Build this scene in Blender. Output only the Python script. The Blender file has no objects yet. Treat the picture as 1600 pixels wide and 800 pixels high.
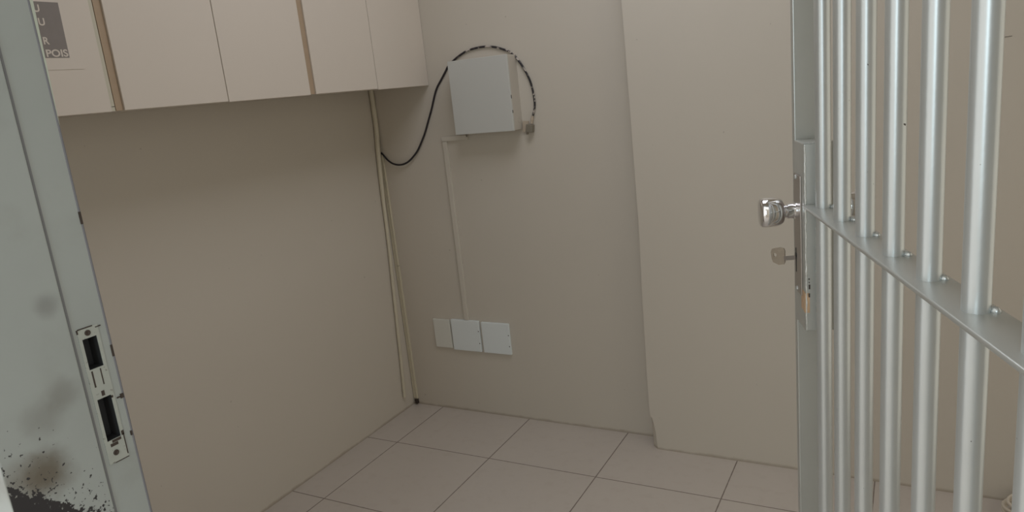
import bpy, bmesh, math, random
from mathutils import Vector, Matrix
random.seed(7)
S = bpy.context.scene
COL = S.collection
PI = math.pi

# ------------------------------------------------------------ camera
cam_d = bpy.data.cameras.new('camera')
cam = bpy.data.objects.new('camera', cam_d); COL.objects.link(cam)
cam_d.sensor_width = 36.0
cam_d.lens = 36.0 * 1141.79 / 1600
cam_d.clip_start = 0.02
Rr = Vector((0.87756347, 0.46831042, -0.10279935))
Ur = Vector((-0.01831088, 0.24698515, 0.96884625))
Bk = Vector((0.47911071, -0.84834173, 0.22532032))
cam.matrix_world = Matrix(((Rr.x, Ur.x, Bk.x, 0), (Rr.y, Ur.y, Bk.y, 0), (Rr.z, Ur.z, Bk.z, 1.40992), (0, 0, 0, 1)))
S.camera = cam

# ------------------------------------------------------------ light and exposure
S.view_settings.view_transform = 'Standard'
S.view_settings.look = 'None'
S.view_settings.gamma = 1.0
S.view_settings.use_curve_mapping = False
S.view_settings.exposure = 0.06

W = bpy.data.worlds.new('daylight'); S.world = W; W.use_nodes = True
wn = W.node_tree.nodes; wn['Background'].inputs[0].default_value = (1.0, 0.985, 0.94, 1)
wn['Background'].inputs[1].default_value = 1.16

def area(name, loc, target, sx, sy, power, color):
    l = bpy.data.lights.new(name, 'AREA'); l.shape = 'RECTANGLE'; l.size = sx; l.size_y = sy
    l.energy = power; l.color = color
    o = bpy.data.objects.new(name, l); COL.objects.link(o); o.location = loc
    o.rotation_euler = (Vector(target) - Vector(loc)).to_track_quat('-Z', 'Y').to_euler()
    return o
area('side_fill_light', (1.28, 1.50, 1.25), (-1.0, 1.50, 1.1), 1.7, 2.1, 6.6, (1.0, 0.94, 0.80))  # added fill from the right, brightens the wall under the cabinets
area('doorway_daylight', (-0.03, -1.42, 1.5), (-1.2, 2.5, 0.75), 0.42, 1.1, 8.5, (0.72, 0.90, 1.0))
area('lamp_light', (-0.75, 1.7, 2.63), (-0.75, 1.7, 0.0), 0.9, 0.9, 9.9, (0.93, 0.94, 1.0))

# ------------------------------------------------------------ materials
def mat(name, col, rough=0.6, metal=0.0, spec=0.5, noise=0.0, nscale=6.0, bump=0.0, bscale=200.0, build=None):
    m = bpy.data.materials.new(name); m.use_nodes = True
    nt = m.node_tree; N = nt.nodes; L = nt.links; b = N['Principled BSDF']
    b.inputs['Base Color'].default_value = (*col, 1); b.inputs['Roughness'].default_value = rough
    b.inputs['Metallic'].default_value = metal; b.inputs['Specular IOR Level'].default_value = spec
    tc = N.new('ShaderNodeTexCoord')
    cur = None
    if noise > 0:
        n = N.new('ShaderNodeTexNoise'); n.inputs['Scale'].default_value = nscale; n.inputs['Detail'].default_value = 5
        L.new(tc.outputs['Object'], n.inputs['Vector'])
        mx = N.new('ShaderNodeMixRGB'); L.new(n.outputs['Fac'], mx.inputs[0])
        mx.inputs[1].default_value = (*[c * (1 - noise) for c in col], 1)
        mx.inputs[2].default_value = (*[min(1, c * (1 + noise)) for c in col], 1)
        L.new(mx.outputs[0], b.inputs['Base Color']); cur = mx.outputs[0]
    if bump > 0:
        n2 = N.new('ShaderNodeTexNoise'); n2.inputs['Scale'].default_value = bscale; n2.inputs['Detail'].default_value = 3
        L.new(tc.outputs['Object'], n2.inputs['Vector'])
        bp = N.new('ShaderNodeBump'); bp.inputs['Strength'].default_value = bump; bp.inputs['Distance'].default_value = 0.002
        L.new(n2.outputs['Fac'], bp.inputs['Height']); L.new(bp.outputs[0], b.inputs['Normal'])
    if build: build(m, nt, tc, b, cur)
    return m

class G:
    """small node-maths helper"""
    def __init__(s, nt): s.nt = nt
    def m(s, op, a, b=None, c=None, clamp=False):
        n = s.nt.nodes.new('ShaderNodeMath'); n.operation = op; n.use_clamp = clamp
        for i, v in enumerate((a, b, c)):
            if v is None: continue
            if isinstance(v, (int, float)): n.inputs[i].default_value = v
            else: s.nt.links.new(v, n.inputs[i])
        return n.outputs[0]
    def xyz(s, tc):
        n = s.nt.nodes.new('ShaderNodeSeparateXYZ'); s.nt.links.new(tc.outputs['Object'], n.inputs[0]); return n.outputs
    def noise(s, tc, scale, detail=3, rough=0.5):
        n = s.nt.nodes.new('ShaderNodeTexNoise'); n.inputs['Scale'].default_value = scale
        n.inputs['Detail'].default_value = detail; n.inputs['Roughness'].default_value = rough
        s.nt.links.new(tc.outputs['Object'], n.inputs['Vector']); return n.outputs['Fac']
    def mix(s, f, a, b):
        n = s.nt.nodes.new('ShaderNodeMixRGB')
        if isinstance(f, (int, float)): n.inputs[0].default_value = f
        else: s.nt.links.new(f, n.inputs[0])
        for i, v in ((1, a), (2, b)):
            if isinstance(v, tuple): n.inputs[i].default_value = (*v, 1)
            else: s.nt.links.new(v, n.inputs[i])
        return n.outputs[0]
    def smooth(s, v, lo, hi):      # 0 below lo, 1 above hi
        n = s.nt.nodes.new('ShaderNodeMapRange'); n.interpolation_type = 'SMOOTHSTEP'
        s.nt.links.new(v, n.inputs[0]); n.inputs[1].default_value = lo; n.inputs[2].default_value = hi
        n.inputs[3].default_value = 0; n.inputs[4].default_value = 1; return n.outputs[0]

WALL = (0.60, 0.555, 0.485)
def wall_build(m, nt, tc, b, cur):
    g = G(nt); x, y, z = g.xyz(tc)
    n = g.noise(tc, 9, 5, .6)
    # ochre grime line where the wall meets the tiles
    h = g.m('ADD', z, g.m('MULTIPLY', g.m('SUBTRACT', n, .5), -.022))
    grime = g.m('SUBTRACT', 1.0, g.smooth(h, .002, .014))
    c = g.mix(g.m('MULTIPLY', grime, .45), cur, (.22, .16, .10))
    sp = g.noise(tc, 34, 2, .5)
    fleck = g.m('MULTIPLY', g.smooth(sp, .765, .79), .35)
    c = g.mix(fleck, c, (.25, .20, .16))
    nt.links.new(c, b.inputs['Base Color'])
M_wall = mat('wall_paint', WALL, .55, spec=.35, noise=.035, nscale=1.6, bump=.06, bscale=90, build=wall_build)
M_ceil = mat('ceiling_paint', (.66, .62, .56), .8, noise=.03)

def tile_build(m, nt, tc, b, cur):
    g = G(nt); x, y, z = g.xyz(tc)
    T = .45
    def line(v, off):
        u = g.m('DIVIDE', g.m('SUBTRACT', v, off), T)
        return g.m('MULTIPLY', g.m('ABSOLUTE', g.m('SUBTRACT', g.m('FRACT', g.m('ADD', u, .5)), .5)), T)
    wob = g.m('MULTIPLY', g.m('SUBTRACT', g.noise(tc, 60, 3), .5), .0016)
    d = g.m('ADD', g.m('MINIMUM', line(x, -1.8927), line(y, 2.2003)), wob)
    gr = g.m('SUBTRACT', 1.0, g.smooth(d, .0013, .0026))
    base = g.mix(g.noise(tc, 3.5, 4), (.52, .47, .425), (.56, .51, .46))
    tint = g.mix(g.m('MULTIPLY', g.smooth(g.noise(tc, 25, 3), .5, .75), .12), base, (.36, .29, .24))
    c = g.mix(g.m('MULTIPLY', gr, g.m('ADD', .70, g.m('MULTIPLY', g.noise(tc, 14), .25))), tint, (.15, .115, .095))
    nt.links.new(c, b.inputs['Base Color'])
    nt.links.new(g.m('ADD', .34, g.m('MULTIPLY', gr, .5)), b.inputs['Roughness'])
    bp = nt.nodes.new('ShaderNodeBump'); bp.inputs['Strength'].default_value = .5; bp.inputs['Distance'].default_value = .0015
    nt.links.new(g.m('SUBTRACT', 1.0, gr), bp.inputs['Height']); nt.links.new(bp.outputs[0], b.inputs['Normal'])
M_floor = mat('ceramic_floor_tile', (.47, .41, .375), .35, spec=.4, build=tile_build)

FRAME = (.33, .355, .34)
def frame_build(m, nt, tc, b, cur):
    g = G(nt); x, y, z = g.xyz(tc)
    big = g.smooth(g.noise(tc, 11, 4, .6), .50, .80)
    c = g.mix(g.m('MULTIPLY', big, .22), cur, (.20, .20, .17))
    # brown hand smudge on the reveal
    def blob(y0, z0, r, soft, k):
        dy = g.m('SUBTRACT', y, y0); dz = g.m('SUBTRACT', z, z0)
        d = g.m('SQRT', g.m('ADD', g.m('MULTIPLY', dy, dy), g.m('MULTIPLY', dz, dz)))
        d = g.m('ADD', d, g.m('MULTIPLY', g.m('SUBTRACT', g.noise(tc, 45, 4), .5), r * .9))
        return g.m('MULTIPLY', g.m('SUBTRACT', 1.0, g.smooth(d, r - soft, r + soft)), k)
    c = g.mix(blob(.399, 1.033, .024, .018, .85), c, (.10, .078, .05))
    c = g.mix(blob(.372, 1.040, .020, .016, .45), c, (.12, .095, .065))
    c = g.mix(blob(.412, 1.098, .019, .015, .38), c, (.14, .13, .11))
    c = g.mix(blob(.438, 1.115, .017, .012, .42), c, (.14, .13, .11))
    c = g.mix(blob(.446, 1.222, .012, .009, .5), c, (.15, .15, .14))
    # chipped paint, dense towards the bottom, single flecks higher up
    e = g.m('SUBTRACT', g.m('SUBTRACT', 1.040, g.m('MULTIPLY', 1.0, g.m('SUBTRACT', y, .360))), z)   # >0 below the ragged edge
    n1 = g.noise(tc, 120, 5, .68)
    solid = g.smooth(g.m('ADD', e, g.m('MULTIPLY', g.m('SUBTRACT', n1, .5), .085)), .0005, .0025)
    n2 = g.noise(tc, 185, 3, .55)
    thr = g.m('ADD', .592, g.m('MULTIPLY', e, -1.25))
    spots = g.smooth(g.m('SUBTRACT', n2, thr), .0, .012)
    low = g.m('SUBTRACT', 1.0, g.smooth(z, 1.09, 1.13))
    side = g.m('SUBTRACT', 1.0, g.smooth(y, .460, .466))
    inn = g.smooth(y, .3575, .3585)
    ch = g.m('MULTIPLY', g.m('MULTIPLY', g.m('MAXIMUM', solid, g.m('MULTIPLY', spots, low)), side), inn)
    c = g.mix(ch, c, (.028, .026, .028))
    nt.links.new(c, b.inputs['Base Color'])
    bp = nt.nodes.new('ShaderNodeBump'); bp.inputs['Strength'].default_value = .35; bp.inputs['Distance'].default_value = .001
    nt.links.new(g.m('SUBTRACT', 1.0, ch), bp.inputs['Height']); nt.links.new(bp.outputs[0], b.inputs['Normal'])
M_frame = mat('grey_frame_paint', FRAME, .42, spec=.45, noise=.08, nscale=7, build=frame_build)

def strike_build(m, nt, tc, b, cur):
    g = G(nt)
    w = g.smooth(g.noise(tc, 130, 4, .65), .60, .68)
    c = g.mix(g.m('MULTIPLY', w, .75), cur, (.10, .09, .07))
    nt.links.new(c, b.inputs['Base Color'])
M_strike = mat('worn_strike_paint', (.36, .38, .345), .5, noise=.08, nscale=60, build=strike_build)
M_groove = mat('groove_line', (.19, .195, .20), .8)
M_lip = mat('old_pale_paint', (.46, .50, .42), .5)
M_arris_shade = mat('painted_arris_shade', (.17, .17, .185), .6)  # dark tone stands in for shade on the rounded edge
M_dark = mat('dark_pocket_steel', (.022, .023, .024), .6)
M_rust = mat('rusty_screw', (.045, .032, .025), .7, noise=.3, nscale=300)

def alu_build(m, nt, tc, b, cur):
    g = G(nt)
    oi = nt.nodes.new('ShaderNodeObjectInfo'); va = nt.nodes.new('ShaderNodeVectorMath'); va.operation = 'ADD'
    nt.links.new(tc.outputs['Object'], va.inputs[0]); nt.links.new(oi.outputs['Location'], va.inputs[1])
    ns = nt.nodes.new('ShaderNodeTexNoise'); ns.inputs['Scale'].default_value = 95; ns.inputs['Detail'].default_value = 2; ns.inputs['Roughness'].default_value = .4
    nt.links.new(va.outputs[0], ns.inputs['Vector'])
    sp = g.smooth(ns.outputs['Fac'], .775, .79)
    c = g.mix(sp, cur, (.06, .055, .05))
    nt.links.new(c, b.inputs['Base Color'])
M_bar = mat('silver_gate_paint', (.60, .63, .63), .35, metal=.6, spec=.5, noise=.06, nscale=14, bump=.05, bscale=160, build=alu_build)
M_gate = mat('silver_gate_flat_paint', (.50, .515, .495), .33, metal=.5, noise=.07, nscale=12, bump=.08, bscale=120, build=alu_build)
M_weld = mat('weld_bead_silver', (.56, .58, .57), .22, metal=.55, bump=.3, bscale=250)
M_chrome = mat('chrome', (.80, .80, .81), .06, metal=1.0)
M_plate = mat('satin_steel', (.42, .385, .36), .30, metal=.85)
M_key = mat('key_brass_nickel', (.42, .36, .29), .42, metal=.45, noise=.15, nscale=120)
M_bare = mat('peeled_primer', (.55, .38, .24), .55, noise=.35, nscale=90)
M_lam = mat('white_laminate', (.66, .60, .53), .42, spec=.4, noise=.012, nscale=3)
M_edge = mat('tan_board_edge', (.40, .30, .205), .6, noise=.08, nscale=30)
M_cream = mat('cream_board_edge', (.55, .52, .42), .55)
M_gap = mat('shadow_board', (.20, .17, .14), .8)
M_paper = mat('printed_paper', (.66, .60, .53), .7)
M_ink = mat('grey_print', (.235, .21, .195), .7, noise=.06, nscale=50)
M_box = mat('white_enamel', (.565, .57, .545), .35, spec=.4, noise=.015)
M_boxside = mat('painted_enamel', (.54, .50, .44), .5)
M_cover = mat('white_plastic_plate', (.76, .81, .82), .4, noise=.01)
M_cover_old = mat('dulled_plastic_plate', (.70, .70, .65), .45, noise=.015)
M_race = mat('painted_plastic_raceway', (.61, .57, .50), .5)
M_pipe = mat('cream_plastic_conduit', (.60, .555, .44), .35)
M_pipe2 = mat('aged_cream_raceway', (.62, .57, .44), .4)
M_black = mat('black_rubber', (.015, .015, .018), .45)
def cab_build(m, nt, tc, b, cur):
    g = G(nt); x, y, z = g.xyz(tc)
    n = g.noise(tc, 38, 4, .7)
    reg = g.m('MULTIPLY', g.smooth(x, -1.60, -1.57), 1.0)
    paint = g.m('MULTIPLY', g.smooth(n, .50, .56), reg)
    c = g.mix(paint, (.018, .015, .02), (.50, .45, .40))
    nt.links.new(c, b.inputs['Base Color'])
M_cable = mat('paint_spattered_black_rubber', (.015, .015, .018), .45, build=cab_build)
M_zinc = mat('dull_zinc', (.27, .245, .20), .5, metal=.4, noise=.2, nscale=200)
M_tape = mat('tan_tape', (.50, .42, .33), .6)
M_cord = mat('white_cord_plastic', (.62, .56, .47), .4)
M_lamp = mat('lamp_housing', (.7, .7, .68), .5)

# ------------------------------------------------------------ mesh helpers
class MB:
    def __init__(s): s.bm = bmesh.new()
    def box(s, x0, x1, y0, y1, z0, z1, bev=0.0, seg=2):
        r = bmesh.ops.create_cube(s.bm, size=1.0)
        vs = r['verts']
        for v in vs:
            v.co = Vector(((x0 + x1) / 2 + v.co.x * (x1 - x0), (y0 + y1) / 2 + v.co.y * (y1 - y0), (z0 + z1) / 2 + v.co.z * (z1 - z0)))
        if bev:
            es = list({e for v in vs for e in v.link_edges})
            bmesh.ops.bevel(s.bm, geom=es, offset=bev, segments=seg, affect='EDGES', profile=.6)
        return s
    def prism(s, poly, z0, z1):     # polygon in XY, extruded in Z
        a = [s.bm.verts.new((x, y, z0)) for x, y in poly]; b = [s.bm.verts.new((x, y, z1)) for x, y in poly]
        n = len(poly); s.bm.faces.new(a[::-1]); s.bm.faces.new(b)
        for i in range(n): s.bm.faces.new((a[i], a[(i + 1) % n], b[(i + 1) % n], b[i]))
        return s
    def quad(s, *pts):
        s.bm.faces.new([s.bm.verts.new(p) for p in pts]); return s
    def tube(s, pts, r, n=12, taper=None):
        pts = [Vector(p) for p in pts]; rings = []
        T = []
        for i in range(len(pts)):
            a = pts[max(i - 1, 0)]; b = pts[min(i + 1, len(pts) - 1)]; T.append((b - a).normalized())
        up = Vector((0, 0, 1)) if abs(T[0].z) < .9 else Vector((1, 0, 0))
        u = T[0].cross(up).normalized()
        for i, p in enumerate(pts):
            u = (u - T[i] * u.dot(T[i])).normalized(); w = T[i].cross(u)
            rr = r if taper is None else r * taper[i]
            rings.append([s.bm.verts.new(p + (u * math.cos(2 * PI * k / n) + w * math.sin(2 * PI * k / n)) * rr) for k in range(n)])
        for i in range(len(rings) - 1):
            for k in range(n):
                s.bm.faces.new((rings[i][k], rings[i][(k + 1) % n], rings[i + 1][(k + 1) % n], rings[i + 1][k]))
        s.bm.faces.new(rings[0][::-1]); s.bm.faces.new(rings[-1]); return s
    def lathe(s, prof, c=(0, 0, 0), axis='Y', n=32, sq=0.0):
        """prof: (distance along axis, radius); sq>0 squares the round section a little"""
        rings = []
        for a, r in prof:
            ring = []
            for k in range(n):
                t = 2 * PI * k / n
                f = 1.0
                if sq: f = (1 - sq) + sq / max(abs(math.cos(t)), abs(math.sin(t)))
                p, q = r * f * math.cos(t), r * f * math.sin(t)
                v = {'X': (a, p, q), 'Y': (p, a, q), 'Z': (p, q, a)}[axis]
                ring.append(s.bm.verts.new((c[0] + v[0], c[1] + v[1], c[2] + v[2])))
            rings.append(ring)
        for i in range(len(rings) - 1):
            for k in range(n):
                s.bm.faces.new((rings[i][k], rings[i][(k + 1) % n], rings[i + 1][(k + 1) % n], rings[i + 1][k]))
        s.bm.faces.new(rings[0][::-1]); s.bm.faces.new(rings[-1]); return s
    def build(s, name, m, parent=None, smooth=False):
        bmesh.ops.recalc_face_normals(s.bm, faces=s.bm.faces)
        me = bpy.data.meshes.new(name); s.bm.to_mesh(me); s.bm.free()
        me.materials.append(m)
        if smooth:
            me.polygons.foreach_set('use_smooth', [True] * len(me.polygons))
            me.set_sharp_from_angle(angle=math.radians(38))
        o = bpy.data.objects.new(name, me); COL.objects.link(o)
        if parent: o.parent = parent
        return o

def spline(pts, sub=8):
    P = [Vector(p) for p in pts]; out = []
    for i in range(len(P) - 1):
        p0 = P[max(i - 1, 0)]; p1 = P[i]; p2 = P[i + 1]; p3 = P[min(i + 2, len(P) - 1)]
        for k in range(sub):
            t = k / sub
            out.append(.5 * ((2 * p1) + (p2 - p0) * t + (2 * p0 - 5 * p1 + 4 * p2 - p3) * t * t + (3 * p1 - p0 - 3 * p2 + p3) * t ** 3))
    out.append(P[-1]); return out

def tag(o, label=None, cat=None, group=None, kind=None):
    if label: o['label'] = label
    if cat: o['category'] = cat
    if group: o['group'] = group
    if kind: o['kind'] = kind
    return o
def thing(name, loc, label, cat, group=None, rotz=0.0):
    o = bpy.data.objects.new(name, None); COL.objects.link(o); o.location = loc; o.rotation_euler = (0, 0, rotz)
    o.empty_display_size = .05
    return tag(o, label, cat, group)
def struct(o, label=None, cat='wall'):
    return tag(o, label, cat, None, 'structure')

# ------------------------------------------------------------ the room
XL, YB, XC, YC = -2.051, 2.555, -0.8655, 2.463
YF0, YF1, JX, OX = .357, .511, -.87, .185        # front wall thickness, left and right side of the doorway
XR, CH = 1.35, 2.70
T = .12
struct(MB().box(XL - T, XR + T, -3.6, YB + T, -.12, 0).build('floor', M_floor), 'beige ceramic tile floor with thin dark grout lines', 'floor')
struct(MB().box(XL - T, XR + T, YF0, YB + T, CH, CH + .1).build('ceiling', M_ceil), 'plain pale ceiling above the small room', 'ceiling')
struct(MB().box(XL - T, XL, YF0, YB + T, 0, CH).build('wall_left', M_wall), 'plain beige wall below the row of cabinets')
struct(MB().box(XL, XR, YB, YB + T, 0, CH).build('wall_back', M_wall), 'beige back wall carrying the metal box')
struct(MB().box(XR, XR + T, YF0, YB + T, 0, CH).build('wall_right', M_wall), 'beige wall to the right of the barred gate')
# wall section that stands forward, its lower corner knocked off
b = MB()
lev = [(0.0, .026, .020), (.03, .024, .019), (.075, .020, .018), (.112, .014, .012), (.128, .009, .010), (.142, .001, .001), (.30, 0, 0), (.62, .002, 0), (.86, .0065, 0), (1.3, .002, 0), (1.75, -.004, 0), (CH, -.010, 0)]
rings = []
for z, dx, dy in lev:
    j = random.uniform(-.0006, .0006) if z < .8 else 0
    x = XC + dx + j
    x0 = XC - .0 + (0.004 if z < .13 and dx > .008 else dx)
    poly = [(x0, YB), (x0, YC + max(dy, .0005)), (max(x, x0 + .0005), YC), (XR, YC), (XR, YB)]
    rings.append([b.bm.verts.new((px, py, z)) for px, py in poly])
for i in range(len(rings) - 1):
    for k in range(5):
        b.bm.faces.new((rings[i][k], rings[i][(k + 1) % 5], rings[i + 1][(k + 1) % 5], rings[i + 1][k]))
b.bm.faces.new(rings[0][::-1]); b.bm.faces.new(rings[-1])
struct(b.build('wall_projection', M_wall), 'beige wall section standing forward, corner chipped at the floor')
# front wall with the doorway the camera looks through
b = MB()
b.box(XL - T, JX - .045, YF0 + .004, YF1 - .012, 0, CH)
b.box(OX + .045, XR + T, YF0 + .004, YF1 - .012, 0, CH)
b.box(JX - .045, OX + .045, YF0 + .004, YF1 - .012, 2.16, CH)
struct(b.build('wall_front', M_wall), 'beige wall holding the doorway')

# unseen wall added behind the camera, keeps light off the bars' right side
struct(MB().box(-.30, 2.6, -1.60, -1.50, 0, 2.7).build('light_blocker_wall', M_wall), 'unseen wall added outside the doorway to block light')

# painted steel door frame (left post seen close up, with lock pockets cut into the rebate)
b = MB()
SX = -.866                                        # stop face, 15 mm proud of the rebate
b.box(JX - .045, SX, YF0, .4635, 0, 2.12, .0018)
ys = [.466, .4765, .4945, YF1]
zs = [0, 1.034, 1.090, 1.129, 1.168, 2.12]
for i in range(3):
    for k in range(5):
        if i == 1 and k in (1, 3): continue
        b.quad((JX, ys[i], zs[k]), (JX, ys[i + 1], zs[k]), (JX, ys[i + 1], zs[k + 1]), (JX, ys[i], zs[k + 1]))
b.quad((JX, YF1, 0), (JX - .0448, YF1, 0), (JX - .0448, YF1, 2.12), (JX, YF1, 2.12))
b.quad((JX - .0448, YF1, 0), (JX - .0448, .466, 0), (JX - .0448, .466, 2.12), (JX - .0448, YF1, 2.12))
for zz in (0, 2.12): b.quad((JX, .466, zz), (JX, YF1, zz), (JX - .0448, YF1, zz), (JX - .0448, .466, zz))
b.box(JX - .045, OX + .045, YF0, YF1, 2.12, 2.16, .002)
b.box(OX, OX + .045, YF0, YF1, 0, 2.12, .0025)
frame = struct(b.build('door_1', M_frame), 'grey painted steel door frame with chipped paint and lock pockets', 'door frame')
for z0, z1 in ((1.034, 1.090), (1.129, 1.168)):
    p = MB(); d = .019; y0, y1 = ys[1], ys[2]
    p.quad((JX - d, y0, z0), (JX - d, y1, z0), (JX - d, y1, z1), (JX - d, y0, z1))
    p.quad((JX, y0, z0), (JX, y1, z0), (JX - d, y1, z0), (JX - d, y0, z0))
    p.quad((JX, y0, z1), (JX, y1, z1), (JX - d, y1, z1), (JX - d, y0, z1))
    p.quad((JX, y0, z0), (JX - d, y0, z0), (JX - d, y0, z1), (JX, y0, z1))
    p.quad((JX, y1, z0), (JX - d, y1, z0), (JX - d, y1, z1), (JX, y1, z1))
    tag(p.build('lock_pocket', M_dark, frame), 'black rectangular bolt pocket')
# strike plate: a thin sheet around both pockets
b = MB()
yy = [.4725, .4765, .4945, .4985]; zz = [1.004, 1.034, 1.090, 1.129, 1.168, 1.181]
for i in range(3):
    for k in range(5):
        if i == 1 and k in (1, 3): continue
        b.box(JX, JX + .0009, yy[i], yy[i + 1], zz[k], zz[k + 1])
bmesh.ops.remove_doubles(b.bm, verts=b.bm.verts, dist=1e-5)
sp = tag(b.build('strike_plate', M_strike, frame), 'worn painted strike plate')
for (y, z) in ((.4845, 1.1745), (.4835, 1.0165)):
    s_ = MB().lathe([(0, .0036), (.0014, .0036), (.0018, .0026), (.0009, .0012)], (JX + .0004, y, z), 'X', 14).build('screw', M_rust, sp, True)
    tag(s_, 'dark rusty screw')
# chipped outline and weld scars around the strike plate
b = MB()
def chip(y0, y1, z0, z1): b.box(JX, JX + .0011, y0, y1, z0, z1)
chip(.472, .4735, 1.176, 1.181); chip(.4735, .492, 1.1805, 1.1818); chip(.495, .502, 1.1775, 1.1787)
chip(.4972, .4985, 1.008, 1.036); chip(.480, .4985, 1.0035, 1.0046); chip(.4835, .4875, 1.0925, 1.099); chip(.4775, .4795, 1.106, 1.127)
chip(.4885, .490, 1.106, 1.127); chip(.4945, .4965, 1.0855, 1.0885); chip(.501, .506, 1.0815, 1.0832); chip(.5055, .5098, 1.0795, 1.0855)
chip(.507, .5095, 1.028, 1.034); chip(.508, .5105, 1.135, 1.150); chip(.4955, .4990, 1.034, 1.040); chip(.479, .489, 1.0255, 1.0295)
chip(.482, .494, 1.030, 1.0335); chip(.5080, .5108, 1.303, 1.318)
tag(b.build('paint_chip', M_rust, frame), 'dark chips in the grey paint')
# dark line in the fold between stop and rebate, and the dark inner arris
MB().box(JX, JX + .0006, .4650, .4676, 0, 2.12).build('groove_line', M_groove, frame)
MB().tube([(JX - .0012, .5098, .002), (JX - .0012, .5098, 2.118)], .0019, 10).build('arris_shade', M_arris_shade, frame, True)  # shading of the rounded arris, painted as a dark bead

# paint lip that widens up the inner edge
b = MB()
lip = [(1.42, .0002), (1.50, .0022), (1.60, .0046), (1.80, .0050), (2.115, .0050)]
ra = []
for z, w in lip:
    ra.append([b.bm.verts.new(p) for p in ((JX + .0003, YF1 - .0010, z), (JX + .0003, YF1 + w, z), (JX - .003, YF1 + w, z), (JX - .003, YF1 - .0010, z))])
for i in range(len(ra) - 1):
    for k in range(4): b.bm.faces.new((ra[i][k], ra[i][(k + 1) % 4], ra[i + 1][(k + 1) % 4], ra[i + 1][k]))
b.bm.faces.new(ra[0][::-1]); b.bm.faces.new(ra[-1])
tag(b.build('paint_lip', M_lip, frame), 'pale green lip of old paint')

# ------------------------------------------------------------ wall cabinets
XF = -1.747; ZB = 1.451; ZT = 2.15; DT = .016
def cabinet(y0, y1, doors, label, left_edge, right_edge=None):
    t = thing('wall_cabinet', (XL, y0, ZB), label, 'cabinet', 'row of white wall cabinets')
    D = XF - XL; H = ZT - ZB; w = y1 - y0
    b = MB()
    b.box(.001, D - DT - .001, 0, .018, .0015, H)
    b.box(.001, D - DT - .001, w - .018, w, .0015, H)
    b.box(.001, D - DT - .002, .018, w - .018, .002, .020)
    b.box(.001, D - DT - .002, .018, w - .018, H - .018, H)
    b.box(.001, .008, .018, w - .018, .02, H - .018)
    b.box(.01, D - .04, .018, w - .018, H * .5, H * .5 + .018)
    b.build('carcass', M_lam, t)
    if left_edge: 
        e = MB().box(D - DT - .001, D - .006, .0, left_edge, .001, H).build('edge_strip', M_edge, t); tag(e, 'tan unpainted board edge')
    if right_edge:
        e = MB().box(D - DT - .001, D - .007, w - right_edge, w, .012, H).box(D - DT - .001, D - .007, w - right_edge, w, .0, .0105).build('edge_strip', M_cream, t); tag(e, 'pale cream board edge')
    for a, c, dz in doors:
        MB().box(D - DT, D, a - y0, c - y0, -dz, H - .001, .0008, 1).build('door', M_lam, t)
    return t
cabinet(.52, 1.1770, [(.522, .838, 0), (.841, 1.1635, .001)], 'white wall cabinet nearest the door frame, printed notice on its door', 0, .0125)
cabinet(1.1785, 1.8685, [(1.1985, 1.5262, .0), (1.5288, 1.8665, .0015)], 'white wall cabinet in the middle of the row, two doors between tan edges', .0195)
cabinet(1.8705, 2.5540, [(1.893, 2.2208, .0), (2.2238, 2.5535, .003)], 'white wall cabinet at the far end, touching the back wall', .022)

# notice stuck on the first cabinet door
nt_ = thing('paper_notice', (XF + .0006, 1.0, 1.60), 'white paper notice with dark printed panel on the first cabinet door', 'notice')
MB().box(0, .0004, -.10, .1165, -.045, .19).build('paper', M_paper, nt_)
bl = MB(); 
for i in range(1):
    vs = [bl.bm.verts.new(p) for p in ((.0005, -.04, -.0175), (.0005, .0865, -.0185), (.0005, .0885, .1055), (.0005, -.04, .1065))]
    f_ = bl.bm.faces.new(vs); r_ = bmesh.ops.extrude_face_region(bl.bm, geom=[f_])
    for v in [g for g in r_['geom'] if isinstance(g, bmesh.types.BMVert)]: v.co.x += .0003
bl = bl.build('printed_panel', M_ink, nt_); tag(bl, 'dark grey printed panel')
def text(body, y, z, size, parent, m, stretch=1.0, right=False):
    c = bpy.data.curves.new('lettering', 'FONT'); c.body = body; c.size = size; c.extrude = .0001; c.offset = size * .022
    if right: c.align_x = 'RIGHT'
    o = bpy.data.objects.new('lettering_source', c); COL.objects.link(o)
    dg = bpy.context.evaluated_depsgraph_get(); me = bpy.data.meshes.new_from_object(o.evaluated_get(dg))
    bpy.data.objects.remove(o)
    me.materials.clear(); me.materials.append(m)
    for v in me.vertices:
        v.co = Vector((v.co.z, v.co.x * stretch, v.co.y))
    q = bpy.data.objects.new('lettering', me); COL.objects.link(q); q.parent = parent
    q.location = (.0010, y, z); return q
SZ = .0225
text('U', .0435, .0835, SZ, nt_, M_paper, 1.0, True)
text('U', .0485, .0540, SZ, nt_, M_paper, 1.0, True)
text('R', .0468, .0123, SZ, nt_, M_paper, 1.0, True)
text('POIS', .0850, -.0155, SZ, nt_, M_paper, 1.13, True)

# ------------------------------------------------------------ back wall fittings
# metal distribution box
bx = thing('electrical_box', (-1.464, YB, 1.245), 'white metal electrical box on the back wall inside the cable loop', 'electrical box')
MB().box(-.130, .130, -.066, 0, 0, .281, .002).build('housing', M_boxside, bx)
MB().box(-.1325, .1315, -.0775, -.067, -.001, .2825, .0018).build('cover', M_box, bx)
for z0, z1 in ((.120, .133), (.066, .077)):
    MB().box(.1312, .1330, -.0745, -.0715, z0, z1).build('hinge_slot', M_dark, bx)
h = MB().lathe([(-.001, .009), (.0008, .009), (.0008, .0078), (.0002, .0074)], (.130, -.028, .036), 'X', 20).build('knockout', M_boxside, bx, True)
MB().tube([(-.113, -.030, .002), (-.112, -.031, -.006), (-.109, -.034, -.013)], .0032, 8).build('wire_stub', M_zinc, bx, True)

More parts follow.
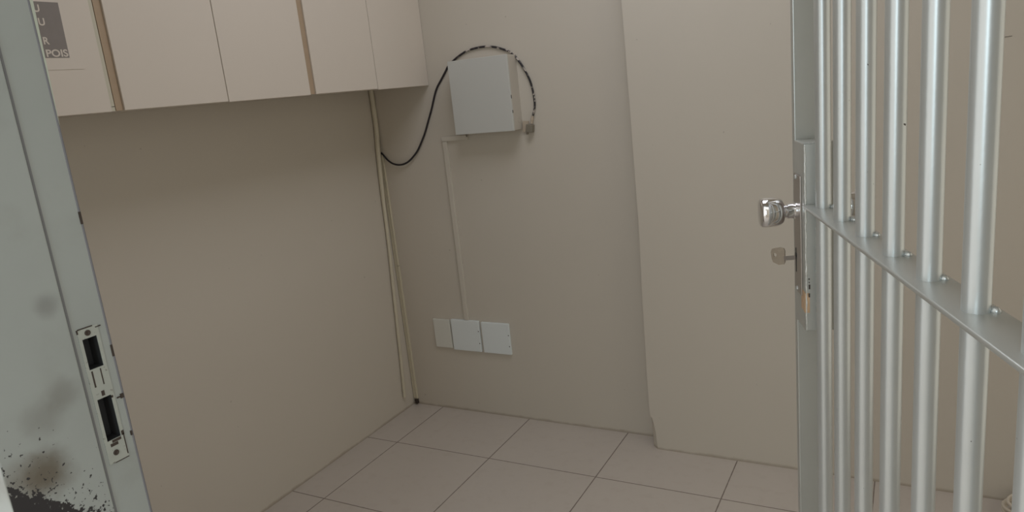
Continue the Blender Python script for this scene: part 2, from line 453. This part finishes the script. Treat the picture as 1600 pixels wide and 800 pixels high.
r1 = thing('cable_raceway', (-1.698, YB, 0), 'painted narrow raceway running from the metal box down to the plates', 'raceway')
MB().box(-.013, .112, -.011, 0, 1.2175, 1.2365, .001).build('horizontal_duct', M_race, r1)
MB().box(-.012, .0085, -.0095, 0, .4392, 1.2165, .0015).build('vertical_duct', M_race, r1)

def plate(x0, x1, z0, z1, label, screws, th=.011, skew=0):
    pm = M_cover if screws else M_cover_old
    t = thing('blank_cover_plate', ((x0 + x1) / 2, YB, z0), label, 'cover plate', 'three blank plates low on the back wall')
    w = (x1 - x0) / 2
    b = MB().box(-w, w, -th, 0, 0, z1 - z0, .0022)
    for v in b.bm.verts:                      # each plate hangs a touch out of square
        v.co.x += skew * (v.co.z - .07)
    b.build('plate', pm, t)
    for z in screws:
        MB().lathe([(-th - .0008, .0023), (-th + .001, .0023)], (w - .0048, 0, z), 'Y', 10).build('screw', M_rust, t)
    return t
plate(-1.879, -1.791, .302, .434, 'smaller blank white cover plate, leftmost of the row of three', (), .009, -.012)
plate(-1.7825, -1.6385, .2965, .4385, 'middle blank white cover plate directly under the vertical raceway', (.095, .040))
plate(-1.6265, -1.4905, .2960, .4350, 'rightmost blank white cover plate of the three', (.088, .038))

# corner conduit (tall tube leaning away from the corner)
pts = [(-2.0400, 2.5440, 2.15), (-2.0400, 2.5440, 1.60), (-2.0400, 2.5440, 1.444), (-2.0395, 2.5425, 1.294), (-2.0400, 2.5320, 1.185), (-2.0405, 2.5225, 1.018), (-2.0410, 2.5185, .875),
       (-2.0415, 2.5125, .730), (-2.0415, 2.5030, .585), (-2.0415, 2.4950, .436), (-2.0418, 2.4895, .346), (-2.0420, 2.4850, .253), (-2.0420, 2.4765, .132), (-2.0420, 2.4715, .068)]
sp_ = spline(pts, 6); tp = [1.0 if p.z > 1.2 else max(.70, 1 - (1.2 - p.z) * .8) for p in sp_]
c1 = thing('corner_conduit', (XL, 2.5, .06), 'cream plastic conduit leaning along the corner, free end above the floor', 'conduit')
o = MB().tube([p - Vector((XL, 2.5, .06)) for p in sp_], .0107, 14, tp).build('tube', M_pipe, c1, True)
c2 = thing('corner_raceway', (-2.036, YB, 0), 'aged cream double raceway on the back wall beside the corner', 'raceway')
MB().box(-.0125, -.0035, -.009, 0, .030, 1.178, .0015).build('duct', M_pipe2, c2)
MB().box(-.0025, .0080, -.0095, 0, .028, .674, .0018).box(-.0025, .0070, -.009, 0, .6765, 1.178, .0018).build('duct', M_pipe2, c2)
tag(MB().box(-.004, .0095, -.016, -.001, .006, .0275, .002).build('end_plug', M_rust, c2), 'dark end plug')

# black cable looping round the box
cp = [(-2.0375, 2.5500, 1.1860), (-2.0300, 2.5495, 1.1790), (-2.004, 2.546, 1.153), (-1.972, 2.541, 1.136), (-1.938, 2.542, 1.1305), (-1.905, 2.543, 1.137), (-1.877, 2.544, 1.153), (-1.843, 2.546, 1.183), (-1.816, 2.547, 1.220), (-1.792, 2.548, 1.258),
      (-1.770, 2.549, 1.302), (-1.745, 2.550, 1.353), (-1.723, 2.550, 1.403), (-1.705, 2.550, 1.436), (-1.682, 2.550, 1.463), (-1.655, 2.550, 1.4950)]
cp2 = [(-1.655, 2.550, 1.4950), (-1.6375, 2.550, 1.5150), (-1.604, 2.550, 1.5365), (-1.568, 2.550, 1.554), (-1.531, 2.550, 1.5645), (-1.48, 2.550, 1.5690), (-1.430, 2.550, 1.5645), (-1.388, 2.550, 1.5515), (-1.349, 2.550, 1.5325),
       (-1.323, 2.550, 1.503), (-1.301, 2.550, 1.467), (-1.284, 2.550, 1.430), (-1.274, 2.550, 1.389), (-1.2705, 2.550, 1.340), (-1.276, 2.549, 1.310), (-1.285, 2.548, 1.286)]
cb = thing('black_cable', (-1.46, YB, 1.2), 'black cable hanging in a slack curve and looping over the metal box', 'cable')
off = Vector((-1.46, YB, 1.2))
full = spline(cp + cp2[1:], 6)
# the run stands just in front of the wall; behind the box housing it passes between box and wall
b = MB(); b.tube([p for p in full], .0040, 10); 
for v in b.bm.verts: pass
o = b.build('wire', M_cable, cb, True); o.location = -off
cn = tag(MB().lathe([(0, .0052), (.012, .0052), (.0125, .0062), (.021, .0062), (.0215, .0045), (.030, .0045)], (0, 0, 0), 'Z', 12).build('plug', M_tape, cb, True), 'tan crimped plug')
cn.location = Vector((-1.2905, 2.546, 1.262)) - off; cn.rotation_euler = (0, math.radians(14), 0)
cn = MB().box(-.0145, .0125, -.026, -.001, -.017, .013, .0025).box(-.0125, -.0060, -.022, -.012, -.026, -.015, .001).build('connector', M_zinc, cb); tag(cn, 'dull grey metal connector')
cn.location = Vector((-1.294, 2.553, 1.247)) - off; cn.rotation_euler = (0, math.radians(10), 0)
cn = MB().box(-.014, .012, -.006, 0, -.021, .022, .001).build('tape_tab', M_tape, cb); tag(cn, 'tan tape tab')
cn.location = Vector((-1.318, 2.5545, 1.252)) - off; cn.rotation_euler = (0, math.radians(5), 0)

# ------------------------------------------------------------ barred gate, swung into the room
HB = Vector((-0.12677, 1.27023, 0)); d = Vector((-0.331858, 0.943329, 0)); L0 = .80
ang = math.atan2(d.y, d.x)
gate = thing('barred_gate', HB - d * L0, 'silver painted steel gate of upright round bars, swung open into the room', 'gate', None, ang)
GH = 2.10; ZC = 1.1659
def gx(s): return s + L0
bar0 = None
for k in range(0, 8):
    x = gx(-.108507 * k)
    if bar0 is None:
        bar0 = MB().tube([(0, 0, .045), (0, 0, GH - .035)], .0122, 28).build('bar', M_bar, gate, True); o = bar0
    else:
        o = bar0.copy(); COL.objects.link(o); o.parent = gate
    o.location = (x, 0, 0)
# stiles and rails
MB().box(gx(.105), gx(.124), -.0185, .0215, .012, GH, .0015).build('lock_stile', M_gate, gate)
MB().box(gx(-.792), gx(-.812), -.0185, .0215, .012, GH, .0015).build('hinge_stile', M_gate, gate)
MB().box(gx(-.792), gx(.105), -.016, .016, .012, .046, .0015).build('rail', M_gate, gate)
MB().box(gx(-.792), gx(.105), -.016, .016, GH - .036, GH - .001, .0015).build('rail', M_gate, gate)
MB().box(gx(-.792), gx(.034), -.0225, .0255, ZC - .0055, ZC, .0022, 3).build('crossbar', M_gate, gate, True)
for k in range(0, 7):
    b = MB()
    x = gx(-.108507 * k)
    cx, cy = x - .0070 + random.uniform(-.002, .002), -.0125 + random.uniform(-.001, .001)
    m4 = Matrix.Translation((cx, cy, ZC + .0012)) @ Matrix.Rotation(.5, 4, 'Z') @ Matrix.Diagonal((.0060, .0042, .0046, 1))
    bmesh.ops.create_icosphere(b.bm, subdivisions=2, radius=1.0, matrix=m4)
    m4 = Matrix.Translation((cx + .0062, cy - .0018, ZC + .0006)) @ Matrix.Diagonal((.0050, .0032, .0030, 1))
    bmesh.ops.create_icosphere(b.bm, subdivisions=2, radius=1.0, matrix=m4)
    b.build('weld_bead', M_weld, gate, True)
# lock case
LB0, LB1, LN0, LN1, LZ0, LZ1 = gx(.035), gx(.1045), -.0275, .0225, .940, 1.2685
lc = MB().box(LB0, LB1, LN0, LN1, LZ0, LZ1, .0028, 3).build('lock_case', M_gate, gate, True)
for nn, r in ((.0030, .0016), (.0205, .0014), (-.0262, .0013)):
    pp = []; z = LZ1 - .004
    while z > LZ0 + .004:
        pp.append((LB0 - .0002 + random.uniform(-.0003, .0003), nn + random.uniform(-.0007, .0007), z)); z -= .006
    MB().tube(pp, r, 8, [random.uniform(.6, 1.35) for _ in pp]).build('weld_bead', M_weld, lc, True)
pp = [(LB0 + .0008, LN0 + i * .005, LZ1 - .001 + random.uniform(-.0004, .0004)) for i in range(11)]
MB().tube(pp, .0018, 8, [random.uniform(.6, 1.4) for _ in pp]).build('weld_bead', M_weld, lc, True)
pt = MB().box(LB0 - .0006, LB0 + .012, .0150, LN1 + .0005, .974, 1.010, .0004, 1)
pt.box(LB0 - .0002, LB0 + .028, LN1, LN1 + .0006, .976, 1.012, .0002, 1)
pt = tag(pt.build('bare_patch', M_bare, lc), 'bare tan patch where paint peeled')
b = MB()
for (nn, z, w, hgt) in ((.016, 1.035, .0008, .0025), (.0158, 1.029, .0007, .002), (.0155, 1.021, .0012, .008), (.0160, 1.006, .0012, .007)):
    b.box(LB0 - .0010, LB0 + .001, nn - w, nn + w, z - hgt / 2, z + hgt / 2)
b.build('paint_chip', M_rust, lc)
# escutcheon with its two screws and the key slot
es = MB().box(gx(.052), gx(.1005), LN1, LN1 + .0028, 1.000, 1.212, .0012).build('escutcheon', M_plate, gate)
for z in (1.2065, 1.0055):
    MB().lathe([(0, .0042), (.0018, .0040), (.0030, .0022)], (gx(.083), LN1 + .0026, z), 'Y', 14).build('screw', M_weld, es, True)
MB().box(gx(.0865), gx(.0905), LN1 + .0026, LN1 + .0033, 1.035, 1.079).lathe([(.0250, .0052), (.0259, .0052)], (gx(.0885), 0, 1.066), 'Y', 16).build('keyhole', M_dark, es)
# knobs either side
KX, KZ = gx(.088), 1.1465
prof = [(LN1 + .0022, .0150), (LN1 + .0045, .0150), (LN1 + .0052, .0128), (.0290, .0126), (.0298, .0138), (.0395, .0138), (.0410, .0118), (.0440, .0120), (.0470, .0190), (.0490, .0222),
        (.0530, .0246), (.0600, .0262), (.0700, .0268), (.0780, .0266), (.0830, .0255), (.0858, .0225), (.0868, .0160), (.0870, .006)]
k1 = MB().lathe(prof, (KX, 0, KZ), 'Y', 48, .10).build('knob', M_chrome, gate, True); tag(k1, 'chrome knob facing the doorway')
prof2 = [(LN0 + .0002, .0140), (LN0 - .002, .0140), (LN0 - .0026, .0105), (-.050, .0105), (-.052, .0200), (-.056, .0238), (-.064, .0255), (-.078, .0262), (-.088, .0255), (-.093, .0215), (-.0945, .006)]
k2 = MB().lathe(prof2, (KX, 0, KZ), 'Y', 48, .10).build('knob', M_chrome, gate, True); tag(k2, 'chrome knob on the far side')
# hinges
for z in (.35, 1.75):
    MB().tube([(gx(-.818), 0, z - .05), (gx(-.818), 0, z + .05)], .008, 14).build('hinge', M_gate, gate, True)

# key standing in the lock
ks = HB + d * .0885; nrm = Vector((-d.y, d.x, 0))
key = thing('key', ks + nrm * .0255 + Vector((0, 0, 1.0605)), 'flat brass-coloured key left in the gate lock below the knob', 'key', None, ang)
b = MB()
out = [(.0205, -.0105), (.0225, -.0145), (.0330, -.0165), (.0435, -.0125), (.0460, -.0060), (.0475, .0060), (.0455, .0120), (.0420, .0135), (.0300, .0165), (.0225, .0150), (.0205, .0100)]
n = len(out); hc = (.0395, .0015); hr = .0036
# head with a ring hole, profile in local (y, z), thickness in x
th = .0012
def ring2(x): 
    A = [b.bm.verts.new((x, y, z)) for y, z in out]
    Hh = [b.bm.verts.new((x, hc[0] + hr * math.cos(math.atan2(z - hc[1], y - hc[0])), hc[1] + hr * math.sin(math.atan2(z - hc[1], y - hc[0])))) for y, z in out]
    return A, Hh
A0, H0 = ring2(-th); A1, H1 = ring2(th)
for i in range(n):
    j = (i + 1) % n
    b.bm.faces.new((A0[i], A0[j], H0[j], H0[i])); b.bm.faces.new((A1[i], A1[j], H1[j], H1[i]))
    b.bm.faces.new((A0[i], A0[j], A1[j], A1[i])); b.bm.faces.new((H0[i], H0[j], H1[j], H1[i]))
b.build('bow', M_key, key).rotation_euler = (0, 0, math.radians(-38))
b = MB().box(-.0014, .0014, .0008, .0205, -.0036, .0040, .0006, 1)
b.box(-.0020, .0020, .0008, .0190, -.0008, .0012, .0004, 1)
b.build('blade', M_plate, key)

# ------------------------------------------------------------ coiled white cord on the floor by the gate
cc = thing('coiled_cord', (.338, 2.372, 0), 'small hank of coiled cream cable lying on the tiles, bottom right corner', 'cord')
pts = []
for i in range(4 * 28 + 1):
    t = -i / 28 * 2 * PI; u = i / 28
    r = .083 - .0035 * u + .004 * math.sin(3.1 * t)
    pts.append((r * math.cos(t) + .004 * math.sin(u * 2.1), r * math.sin(t) * .92, .0055 + .0135 * u + .003 * math.sin(t * 1.7 + 1) + (.006 if u > 2 else 0) * math.sin(t) ** 2))
MB().tube(pts, .0046, 8).build('coil', M_cord, cc, True)
MB().tube([(.083, 0, .0055), (.11, -.03, .0050), (.20, -.05, .0050), (.36, .02, .0050)], .0046, 8).build('tail', M_cord, cc, True)

# ------------------------------------------------------------ ceiling lamp (above the frame), source of the room light
cl = thing('ceiling_lamp', (-.75, 1.7, CH), 'flat rectangular ceiling lamp above the gate', 'lamp')
MB().box(-.58, .58, -.48, .48, -.05, -.001, .006).build('housing', M_lamp, cl)

# frame added around the side fill light, beside the gate and out of view
b = MB()
for y0, y1, z0, z1 in ((.60, .64, .16, 2.34), (2.36, 2.40, .16, 2.34), (.64, 2.36, .16, .20), (.64, 2.36, 2.30, 2.34)):
    b.box(XR - .09, XR - .001, y0, y1, z0, z1, .003)
struct(b.build('fill_light_frame', M_frame), 'added frame around the fill light beside the gate', 'window')

b = MB().tube([(.202, YC - .0002, 1.3960), (.212, YC - .0002, 1.4010), (.230, YC - .0002, 1.4022)], .0007, 6)
b.build('scratch', M_rust, bpy.data.objects['wall_projection'])
